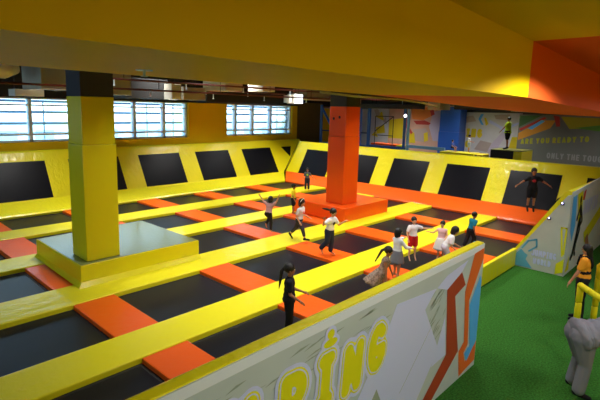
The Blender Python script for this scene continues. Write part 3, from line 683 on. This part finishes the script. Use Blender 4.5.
def person(label, at, ia, H, arms, legs, top, bottom, skin=SK1, lean=(0, 0, 1), look=(0, 1, 0), hair='short', hh=None, vox=None, adult=False, foot_z=None, shoes=None, extra=None, bulk=1.14, group='people in the hall', name='person', acc=None):
    """at = ground point; ia = 0 faces the photographer, 90 faces right, 180 away, -90 left; arms/legs = [(upper, lower)] right first"""
    Tc, Rc = V((-.718, -.696, 0)), V((.696, -.718, 0))
    fv = Tc*math.cos(math.radians(ia))+Rc*math.sin(math.radians(ia))
    z0 = at[2]
    t = empty(name, (at[0], at[1], z0), math.atan2(-fv.x, fv.y)); tag(t, label, 'person', group)
    hh = hh or (.135*H if adult else .182*H); vox = vox or (.011 if adult else .0095)
    sp = N(lean); X = V((1, 0, 0)); Yb = sp.cross(X)*1; Yb = sp.cross(X); Yb = V((0, 1, 0))-sp*sp.y; Yb.normalize(); ax = (X, Yb, sp)
    k = bulk
    LT, LS = (.245*H, .235*H) if adult else (.23*H, .215*H)
    sl = (.30 if adult else .285)*H
    P = V((0, 0, 0)); nb = P+sp*sl
    sw, hw = (.103*H, .052*H) if adult else (.098*H, .05*H)
    J = {}
    lo = 1e9
    for i, s in enumerate((1, -1)):
        hip = P+X*s*hw-sp*.01*H; kn = hip+N(legs[i][0])*LT; an = kn+N(legs[i][1])*LS
        sd = N(legs[i][1])
        if len(legs[i]) > 2: fd = N(legs[i][2])
        else:
            fd = V((0, 1, 0))-sd*sd.y
            if fd.length < .2: fd = V((0, 0, -1))
            fd.normalize(); fd = (fd*.97+sd*.2).normalized()
        heel = an+sd*.022*H-fd*.025*H; toe = an+sd*.028*H+fd*.105*H
        J['leg', i] = (hip, kn, an, heel, toe)
        lo = min(lo, heel.z-.02*H, toe.z-.015*H)
        sh = nb-sp*.035*H+X*s*sw; el = sh+N(arms[i][0])*.165*H; wr = el+N(arms[i][1])*.14*H
        J['arm', i] = (sh, el, wr)
    up = V((0, 0, -lo+(foot_z or 0)))
    P = P+up; nb = nb+up
    for kk in J: J[kk] = tuple(p+up for p in J[kk])
    lk = N(look); hu = (sp*.6+V((0, 0, .4))).normalized(); lk = (lk-hu*lk.dot(hu)).normalized(); hx = lk.cross(hu); hax = (hx, lk, hu)
    hc = nb+sp*.025*H+hu*hh*.5
    def torso(m, g=0, down=True):
        m.ball(P+sp*.205*H, (.092*H*k+g, .06*H*k+g, .095*H+g), ax); m.ball(P+sp*.11*H, (.08*H*k+g, .06*H*k+g, .1*H+g), ax)
        a, b = J['arm', 0][0], J['arm', 1][0]; m.cap(a, b, .034*H+g, .034*H+g)
        m.cap(P+sp*.22*H, nb-sp*.01*H, .05*H+g, .034*H+g)
    def hips(m, g=0): m.ball(P+sp*.015*H, (.09*H*k+g, .068*H*k+g, .068*H+g), ax)
    # body
    m = MB(); torso(m); hips(m)
    m.cap(nb-sp*.02*H, hc-hu*hh*.25, .03*H, .027*H)
    m.ball(hc+hu*.08*hh, (.335*hh, .395*hh, .4*hh), hax); m.ball(hc-hu*.2*hh+lk*.07*hh, (.245*hh, .27*hh, .28*hh), hax)
    m.ball(hc+lk*.385*hh-hu*.07*hh, (.06*hh, .075*hh, .1*hh), hax, 1)
    for s in (1, -1): m.ball(hc+hx*s*.335*hh-hu*.04*hh, (.04*hh, .075*hh, .11*hh), hax, 1)
    for i in (0, 1):
        hip, kn, an, he, to = J['leg', i]
        m.cap(hip, kn, .053*H*k, .037*H); m.cap(kn, an, .037*H, .022*H); m.ball(kn.lerp(an, .3)-Yb*.006*H, .04*H, sub=1)
        m.cap(he, to, .022*H, .015*H); m.cap(an, he, .022*H, .021*H)
        sh, el, wr = J['arm', i]
        m.cap(sh, el, .03*H*k, .023*H); m.cap(el, wr, .024*H, .016*H)
        hd = (wr-el).normalized(); m.cap(wr+hd*.01*H, wr+hd*.045*H, .017*H, .019*H)
    body = remesh(m, 'body', [skin, EYEW, EYED, LIP], t, vox)
    # hands, eyes, mouth are grown onto the same mesh
    b = bmesh.new(); b.from_mesh(body.data)
    q = MB(); q.b.free(); q.b = b
    n0 = len(b.faces)
    for i in (0, 1):
        sh, el, wr = J['arm', i]; hd = (wr-el).normalized(); pal = wr+hd*.055*H
        side = hd.cross(V((0, 0, 1)));
        if side.length < .2: side = hd.cross(V((0, 1, 0)))
        side.normalize(); nor = side.cross(hd); rf = .0054*H
        for j, (o_, L) in enumerate([(-1.5, .036), (-.5, .045), (.5, .043), (1.5, .033)]):
            a = pal+side*o_*rf*2.3; mid = a+(hd+side*o_*.06-nor*.12).normalized()*L*.55*H; en = mid+(hd+side*o_*.05-nor*.55).normalized()*L*.5*H
            q.tube([a-hd*.012*H, a, mid, en, en+(en-mid)*.08], [rf, rf, rf*.95, rf*.8, rf*.3], 6)
        s = -1 if i == 0 else 1
        a = wr+hd*.02*H-side*s*.014*H; mid = a+(hd*.6-side*s*.8).normalized()*.028*H; en = mid+(hd*.95-side*s*.3).normalized()*.024*H
        q.tube([a, mid, en, en+(en-mid)*.08], [rf*1.25, rf*1.1, rf*.85, rf*.3], 6)
        hip, kn, an, he, to = J['leg', i]
        fd = (to-he).normalized()
        if not shoes:
            sx = fd.cross(V((0, 0, 1)))
            if sx.length > .2:
                sx.normalize()
                for j in range(5): q.ball(to+fd*.012*H+sx*(j-2)*.007*H, (.0055*H, .011*H, .0055*H), (sx, fd, sx.cross(fd)), 1)
    b.faces.ensure_lookup_table()
    n1 = len(b.faces)
    for s in (1, -1): q.ball(hc+lk*.345*hh+hx*s*.14*hh+hu*.03*hh, (.062*hh, .04*hh, .036*hh), hax, 1)
    n2 = len(b.faces)
    for s in (1, -1):
        q.ball(hc+lk*.366*hh+hx*s*.14*hh+hu*.03*hh, (.032*hh, .03*hh, .033*hh), hax, 1)
        q.tube([hc+lk*.37*hh+hx*s*.08*hh+hu*.115*hh, hc+lk*.37*hh+hx*s*.14*hh+hu*.135*hh, hc+lk*.335*hh+hx*s*.21*hh+hu*.115*hh], .014*hh, 6)
    n3 = len(b.faces)
    q.ball(hc+lk*.318*hh-hu*.265*hh, (.1*hh, .035*hh, .03*hh), hax, 1)
    b.faces.ensure_lookup_table()
    for fi in range(n0, len(b.faces)):
        f_ = b.faces[fi]; f_.smooth = True; f_.material_index = 0 if fi < n1 else 1 if fi < n2 else 2 if fi < n3 else 3
    bmesh.ops.recalc_face_normals(b, faces=b.faces[n0:])
    b.to_mesh(body.data); b.free()
    # clothes
    g = .012*(H/1.2)
    if top:
        kind, mt = top[0], top[1]
        m = MB(); torso(m, g); m.ball(P+sp*.04*H, (.088*H*k+g*1.2, .066*H*k+g*1.2, .06*H+g), ax)
        if kind in ('tee', 'long', 'dress_tee', 'loose'):
            for i in (0, 1):
                sh, el, wr = J['arm', i]
                m.cap(sh, sh.lerp(el, .62), .034*H*k+g, .034*H+g*.9) if kind != 'long' else m.cap(sh, el, .034*H+g, .028*H+g)
                if kind == 'long': m.cap(el, el.lerp(wr, .88), .028*H+g, .022*H+g*.8)
        if kind == 'loose': m.ball(P-sp*.02*H, (.1*H*k+g, .078*H*k+g, .07*H), ax)
        shirt = remesh(m, 'dress' if kind.startswith('dress') else 'shirt', mt, t, vox*1.1)
        if len(top) > 2:        # printed motif on the chest
            mo = MB(); c = P+sp*.185*H+Yb*(.058*H*k+g); mo.ball(c, (.045*H, .012*H, .04*H), ax, 2); mo.build('print', top[2], shirt, True)
    if bottom:
        kind, mt = bottom[0], bottom[1]
        if kind in ('skirt', 'longskirt'):
            L = (.2 if kind == 'skirt' else .27)*H; fl = .045 if kind == 'skirt' else .075
            sd = bottom[2] if len(bottom) > 2 else (0, 0, -1)
            sd = N(sd); rings = []
            for j in range(9):
                u = j/8; c = P+sp*.05*H*(1-u)+sd*(L*u)+V((0, 0, -.01))
                ra = (.085+fl*u**.8)*H*k+g*1.3; rb = (.066+fl*u**.8)*H*k+g*1.3
                rings.append([c+X*math.cos(2*PI*q_/32)*ra*(1+.06*u*math.sin(8*2*PI*q_/32))+Yb*math.sin(2*PI*q_/32)*rb*(1+.06*u*math.sin(8*2*PI*q_/32)) for q_ in range(32)])
            MB().loft(rings).build('skirt', mt, t, True)
        else:
            m = MB(); hips(m, g); m.ball(P+sp*.05*H, (.082*H*k+g, .062*H*k+g, .045*H), ax)
            for i in (0, 1):
                hip, kn, an, he, to = J['leg', i]; gg = g*(1.0 if kind in ('leggings', 'capri') else 1.7)
                if kind == 'shorts': m.cap(hip, hip.lerp(kn, .8), .053*H*k+gg, .045*H+gg*1.1)
                else:
                    m.cap(hip, kn, .053*H*k+gg, .037*H+gg); e_ = .7 if kind == 'capri' else .95
                    m.cap(kn, kn.lerp(an, e_), .038*H+gg, (.026 if kind in ('leggings', 'capri') else .036)*H+gg)
            remesh(m, {'shorts': 'shorts', 'pants': 'trousers', 'leggings': 'leggings', 'capri': 'leggings'}[kind], mt, t, vox*1.1)
    if shoes:
        for i in (0, 1):
            hip, kn, an, he, to = J['leg', i]
            m = MB(); m.cap(he, to, .027*H, .021*H); m.cap(an.lerp(kn, .04), he, .026*H, .026*H); remesh(m, 'shoe', shoes, t, vox)
    # hair
    m = MB(); m.ball(hc+hu*.14*hh-lk*.055*hh, (.385*hh, .43*hh, .42*hh), hax, 3)
    bk = hc-lk*.42*hh+hu*.15*hh
    if hair == 'long':
        m.cap(hc-lk*.18*hh, nb-Yb*.05*H-sp*.02*H, .33*hh, .2*hh); m.cap(nb-Yb*.05*H, nb-Yb*.075*H-sp*.14*H, .2*hh, .1*hh)
        for s in (1, -1): m.cap(hc+hx*s*.3*hh-lk*.1*hh, hc+hx*s*.27*hh-hu*.5*hh-lk*.15*hh, .12*hh, .1*hh)
    if hair == 'bob':
        m.cap(hc-lk*.15*hh+hu*.1*hh, hc-lk*.2*hh-hu*.3*hh, .36*hh, .28*hh)
        for s in (1, -1): m.cap(hc+hx*s*.3*hh-lk*.05*hh, hc+hx*s*.28*hh-hu*.35*hh-lk*.02*hh, .12*hh, .09*hh)
    if hair in ('pony', 'braid', 'tail'):
        d = N(extra or (0, -.5, -1)); L = (.26 if hair == 'pony' else .13 if hair == 'tail' else .25)*H
        m.ball(bk, .13*hh, sub=1)
        q0 = bk-lk*.06*hh; m.cap(bk, q0-lk*.1*hh+d*.05*H, .1*hh, .14*hh)
        a = q0-lk*.1*hh+d*.05*H
        if hair != 'braid': m.cap(a, a+d*L*.5, .15*hh, .12*hh); m.cap(a+d*L*.5, a+d*L, .12*hh, .03*hh)
        else:
            for j in range(6): m.cap(a+d*L*j/6+X*(.008 if j % 2 else -.008), a+d*L*(j+1)/6+X*(-.008 if j % 2 else .008), (.15-.012*j)*hh, (.10-.012*j)*hh)
    if hair == 'bun': m.ball(bk+hu*.25*hh, .17*hh, sub=2)
    ho = remesh(m, 'hair', HAIR, t, vox, 3)
    if acc == 'band':
        m = MB(); m.tube([hc+hu*.14*hh-lk*.0*hh+(hx*math.cos(a_)*.40*hh+(hu*.95+lk*.3)*math.sin(a_)*.43*hh) for a_ in [PI*j/14 for j in range(15)]], .035*hh, 8); m.build('headband', mat('white_band', (225, 225, 225), .6), ho, True)
    return t, J, dict(P=P, nb=nb, hc=hc, hh=hh, X=X, Y=Yb, sp=sp)

WT = cm('white_cotton', (228, 226, 228)); BK = cm('black_cotton', (24, 24, 30)); NAVY = cm('dark_denim', (38, 44, 66)); DKG = cm('dark_grey_cotton', (52, 50, 58)); GREY = cm('grey_fleece', (128, 128, 136))
PINKC = cm('pink_cotton', (236, 190, 196)); ROSE = cm('rose_floral', (190, 140, 140)); YC = cm('yellow_cotton', (232, 214, 40)); TEAL = cm('teal_cotton', (24, 120, 150)); REDC = cm('red_cotton', (200, 34, 34)); LIME = cm('lime_cotton', (170, 214, 30)); ORC = cm('orange_cotton', (244, 160, 40)); PLAID = mat('plaid_cotton', (142, 120, 104), .8, var=.6, vscale=26); SGREY = cm('skirt_grey', (120, 118, 124)); GT = cm('slate_tee', (86, 92, 104)); LP_ = mat('lime_print', (160, 220, 40), .7); PP = mat('pink_print', (240, 120, 140), .7); BPt = mat('black_print', (30, 30, 34), .7)
dn = (0, 0, -1)
b_ = ZBED+.006
person('girl in a pink patterned top and black leggings leaping with both arms raised', (9.42, 9.85, ZP), 150, 1.08, [((.7, .1, .75), (.35, .1, .95)), ((-.85, .1, .5), (-.7, .1, .8))], [((.1, .15, -1), (.1, -.2, -1)), ((-.1, .75, -.6), (-.05, -.7, -.75))], ('tee', ROSE), ('leggings', BK), SK1, lean=(0, .32, 1), hair='bob', foot_z=.02)
person('girl in a white shirt with pink print, black leggings and a headband, striding', (9.5, 8.66, ZP+.01), 62, 1.23, [((.25, -.3, -1), (.1, .5, -.6)), ((-.3, -.1, -1), (-.1, .9, -.35))], [((.05, .62, -1), (.0, .3, -1)), ((0, -.5, -1), (0, -.75, -.9))], ('tee', WT, PP), ('capri', DKG), SK1, lean=(0, .16, 1), look=(.1, 1, -.25), hair='bob', acc='band', shoes=BK)
person('boy in a yellow shirt and black shorts beside the orange plinth', (11.86, 11.12, ZP), 80, 1.08, [((.25, 0, -1), (.15, .5, -.8)), ((-.25, 0, -1), (-.1, .5, -.8))], [((.05, .05, -1), (0, -.05, -1)), ((-.05, .05, -1), (0, -.05, -1))], ('tee', YC), ('shorts', BK), SK2)
person('boy in a grey shirt with lime print on the walkway near the corner', (16.05, 14.2, ZP), -5, 1.02, [((.35, .1, -1), (.3, .1, -1)), ((-.6, .1, -.8), (-.75, .1, -.7))], [((.06, 0, -1), (.02, 0, -1)), ((-.06, 0, -1), (-.02, 0, -1))], ('tee', GT, LP_), ('pants', NAVY), SK1)
person('girl in a white shirt with black print and dark jeans, ponytail, landing', (9.13, 7.26, ZP), 48, 1.22, [((.75, -.25, -.5), (.3, .35, .85)), ((-.45, .3, -.8), (-.2, .7, .5))], [((.06, .0, -1), (.04, -.75, -.8)), ((-.06, .08, -1), (-.02, -.1, -1))], ('tee', WT, BPt), ('pants', NAVY), SK1, lean=(0, .22, 1), look=(.0, 1, -.45), hair='tail', extra=(.25, -.9, .1), foot_z=.01)
person('girl all in black with a ponytail standing close behind the banner wall', (5.42, 5.12, b_), 86, 1.24, [((.1, .12, -1), (.1, .85, -.5)), ((-.1, .3, -1), (.0, .9, -.3))], [((.05, .05, -1), (0, -.05, -1)), ((-.05, .05, -1), (0, -.05, -1))], ('loose', BK), ('pants', BK), SK2, look=(-.12, 1, -.1), hair='pony', extra=(.0, -.12, -1))
person('girl with a braid in a plaid sleeveless dress leaning forward', (7.86, 4.86, b_), 72, 1.12, [((.1, .05, -1), (.1, .15, -1)), ((-.1, .3, -1), (-.1, .4, -1))], [((.05, .25, -1), (0, -.1, -1)), ((-.05, .2, -1), (0, -.2, -1))], ('dress_sleeveless', PLAID), ('longskirt', PLAID, (0, -.6, -.8)), SK2, lean=(0, .28, 1), look=(0, 1, -.25), hair='braid', extra=(.05, -.45, -.9))
person('girl in a white long sleeved shirt and grey skirt reaching out to the right', (9.0, 5.2, ZP), 118, 1.12, [((.3, .5, -.7), (.1, .9, -.2)), ((-.3, .9, -.25), (-.1, 1, .05))], [((.05, .05, -1), (0, -.05, -1)), ((-.05, .1, -1), (0, -.05, -1))], ('long', WT), ('skirt', SGREY), SK1, hair='bob')
person('boy in a white shirt and red shorts bouncing barefoot with one arm out', (10.42, 5.6, b_), 12, 1.05, [((.45, .15, -.9), (-.1, .3, -.9)), ((-.9, .2, -.25), (-.95, .2, .05))], [((.06, .02, -1), (.02, -.1, -1), (0, .6, -.8)), ((-.1, .02, -1), (-.05, -.1, -1), (0, .6, -.8))], ('tee', WT), ('shorts', REDC), SK3, foot_z=.08)
person('small girl in a pink dress with a white tulle skirt and hair tied up', (11.35, 5.28, b_), -28, 1.0, [((.6, .5, -.5), (.5, .6, .2)), ((-.3, .4, -.9), (.1, .9, -.2))], [((.05, .05, -1), (0, -.05, -1)), ((-.05, .05, -1), (0, -.05, -1))], ('dress_sleeveless', PINKC), ('longskirt', WT), SK3, look=(.1, 1, -.35), hair='bun')
person('person in a white shirt stooping behind the rim, right of the pink dress', (10.5, 4.78, b_), 78, 1.16, [((.3, -.1, -1), (.1, .7, -.6)), ((-.3, .2, -1), (-.1, .8, -.4))], [((.05, .5, -1), (0, -.4, -1)), ((-.05, .45, -1), (0, -.4, -1))], ('tee', WT), ('pants', cm('pale_trousers', (196, 192, 206))), SK1, lean=(0, .5, .9), look=(0, 1, -.2), hair='bob')
person('boy in a teal shirt and dark trousers moving right beside the orange pad', (12.78, 5.1, b_), 105, 1.06, [((.2, -.5, -1), (.1, .3, -1)), ((-.2, .2, -1), (-.1, .5, -1))], [((.05, .35, -1), (0, -.25, -1)), ((-.05, -.2, -1), (0, -.4, -1))], ('tee', TEAL), ('pants', BK), SK2, lean=(0, .2, 1), hair='short')
person('boy in black and red in mid air before the sloping mat, arms spread', (17.4, 4.95, .86), -8, 1.42, [((.85, .1, -.55), (.8, .15, -.6)), ((-.85, .1, -.5), (-.8, .15, -.55))], [((.05, .0, -1), (.04, -.08, -1), (0, .5, -.85)), ((-.05, .0, -1), (-.03, -.08, -1), (0, .5, -.85))], ('tee', BK, mat('red_print', (150, 30, 40), .7)), ('shorts', BK), SK2, look=(.1, 1, -.2), shoes=BK)
person('man in a lime shirt and black shorts standing on the padded block', (22.1, 7.55, 2.63), -125, 1.42, [((.2, .1, -1), (.1, .3, -1)), ((-.3, .55, -.8), (-.1, .6, -.8))], [((.05, .05, -1), (0, -.05, -1)), ((-.08, -.05, -1), (0, -.1, -1))], ('loose', LIME), ('shorts', BK), SK2, adult=True, bulk=1.35, hair='short', vox=.014, shoes=BK)
person('child in white and blue standing in front of the mural letters', (22.4, 9.4, 2.33), 60, .85, [((.2, .4, -.8), (.1, .9, -.2)), ((-.2, .3, -.9), (-.1, .9, -.1))], [((.05, .05, -1), (0, -.05, -1)), ((-.05, .05, -1), (0, -.05, -1))], ('tee', WT), ('shorts', cm('pale_blue', (150, 170, 220))), SK1, vox=.012)
person('small child in blue sitting at the foot of the blue column', (22.1, 10.1, 2.37), 40, .75, [((.2, .4, -.9), (.1, .8, -.4)), ((-.2, .4, -.9), (-.1, .8, -.4))], [((.1, 1, -.1), (0, .1, -1)), ((-.1, 1, -.1), (0, .1, -1))], ('tee', cm('blue_cotton', (70, 90, 170))), ('shorts', NAVY), SK1, vox=.012, foot_z=-.05)
person('child with only the dark head showing over the right wall', (19.75, 7.95, 1.75), 20, .7, [((.2, .1, -1), (.1, .3, -1)), ((-.2, .1, -1), (-.1, .3, -1))], [((.05, .05, -1), (0, -.05, -1)), ((-.05, .05, -1), (0, -.05, -1))], ('tee', REDC), ('pants', NAVY), SK1, vox=.012)
t, J, D = person('woman with long black hair in an orange shirt under a black pinafore by the railing', (10.85, 1.95, 0), -128, 1.6, [((.15, .1, -1), (.05, .3, -1)), ((-.2, .35, -1), (-.05, .5, -1))], [((.03, .05, -1), (0, -.05, -1)), ((-.04, .02, -1), (0, -.05, -1))], ('tee', ORC), ('pants', BK), SK1, look=(0, 1, -.2), hair='long', adult=True, shoes=BK)
m = MB(); P, sp, H = D['P'], D['sp'], 1.6
for s in (1, -1): m.tube([P+V((s*.06, .125, .3)), P+V((s*.075, .1, .47)), P+V((s*.08, .0, .5)), P+V((s*.07, -.1, .46)), P+V((s*.05, -.13, .28))], .022, 8)
m.ball(P+V((0, 0, .17)), (.165, .128, .12)); m.build('pinafore', BK, t, True)
t, J, D = person('person in a loose grey tracksuit bending over to the right at the railing', (7.82, 1.33, 0), 82, 1.74, [((.2, .4, -1), (.1, .3, -1)), ((-.2, .5, -.9), (-.1, .3, -1))], [((.08, .12, -1), (.04, -.14, -1)), ((-.08, .2, -1), (-.03, -.16, -1))], ('loose', GREY), ('pants', GREY), SK3, lean=(0, .95, .22), look=(0, .8, -.6), hair='bob', adult=True, shoes=BK, bulk=1.75)

# ------------------------------------------------------------------ light
w = bpy.data.worlds.new('world'); S.world = w; w.use_nodes = True
bg = w.node_tree.nodes['Background']; bg.inputs['Color'].default_value = (.62, .84, 1.0, 1); bg.inputs['Strength'].default_value = 5.5
def area(name, loc, sx, sy, power, color=(1, .98, .94), rot=(0, 0, 0), spread=math.radians(105)):
    l = bpy.data.lights.new(name, 'AREA'); l.shape = 'RECTANGLE'; l.size = sx; l.size_y = sy; l.energy = power; l.color = color; l.spread = spread
    o = bpy.data.objects.new(name, l); COL.objects.link(o); o.location = loc; o.rotation_euler = rot; return o
for x in (5.5, 9.5, 13.5, 17): 
    for y in (7.4, 12.0, 15.8):
        pw = (88 if x > 8 else 64)*(1.15 if y > 15 else 1)
        area('unseen_ceiling_light', (x, y, 5.75), 1.5, .5, pw)
for x in (6, 10, 14): area('unseen_ceiling_light', (x, 4.4, 5.75), 1.2, .4, 52)  # row added to brighten the near wall's yellow rim, no fixtures
area('unseen_ceiling_light', (22.5, 9, 5.6), 1.5, 3, 95); area('unseen_ceiling_light', (22.8, 14, 5.6), 1.2, 2, 90); area('unseen_ceiling_light', (22, 4, 5.6), 1.2, 2, 50)
area('gallery_fill', (2.5, -1.8, 4.7), 1.2, .8, 120, (.8, .9, 1), spread=PI); area('gallery_fill', (12.2, .2, 4.45), .8, .8, 62, (.95, .97, 1), spread=PI); area('gallery_fill', (8.5, -.8, 4.5), 1.2, .8, 84, (.8, .9, 1), spread=PI)  # unseen fills added to brighten the beam face, banners and wedge
p = area('window_portal', (-6.25, 12, (ZB+ZT)/2), ZT-ZB, 12, 1, rot=(0, math.radians(-90), 0)); p.data.cycles.is_portal = True
for i, (x0, x1) in enumerate(W):
    p = area('window_portal', ((x0+x1)/2, 19.4, (ZB+ZT)/2), x1-x0, ZT-ZB, 1, rot=(math.radians(-90), 0, 0)); p.data.cycles.is_portal = True
sp_ = bpy.data.lights.new('spot', 'SPOT'); so = bpy.data.objects.new('gallery_spot', sp_); COL.objects.link(so)
so.location = (4.75, .5, 4.80)
sp_.energy = 165; sp_.spot_size = math.radians(154); sp_.spot_blend = .2; sp_.color = (1, .96, .85); sp_.shadow_soft_size = .03

vs = S.view_settings; vs.view_transform = 'Standard'; vs.look = 'None'; vs.exposure = 0; vs.gamma = 1; vs.use_curve_mapping = False
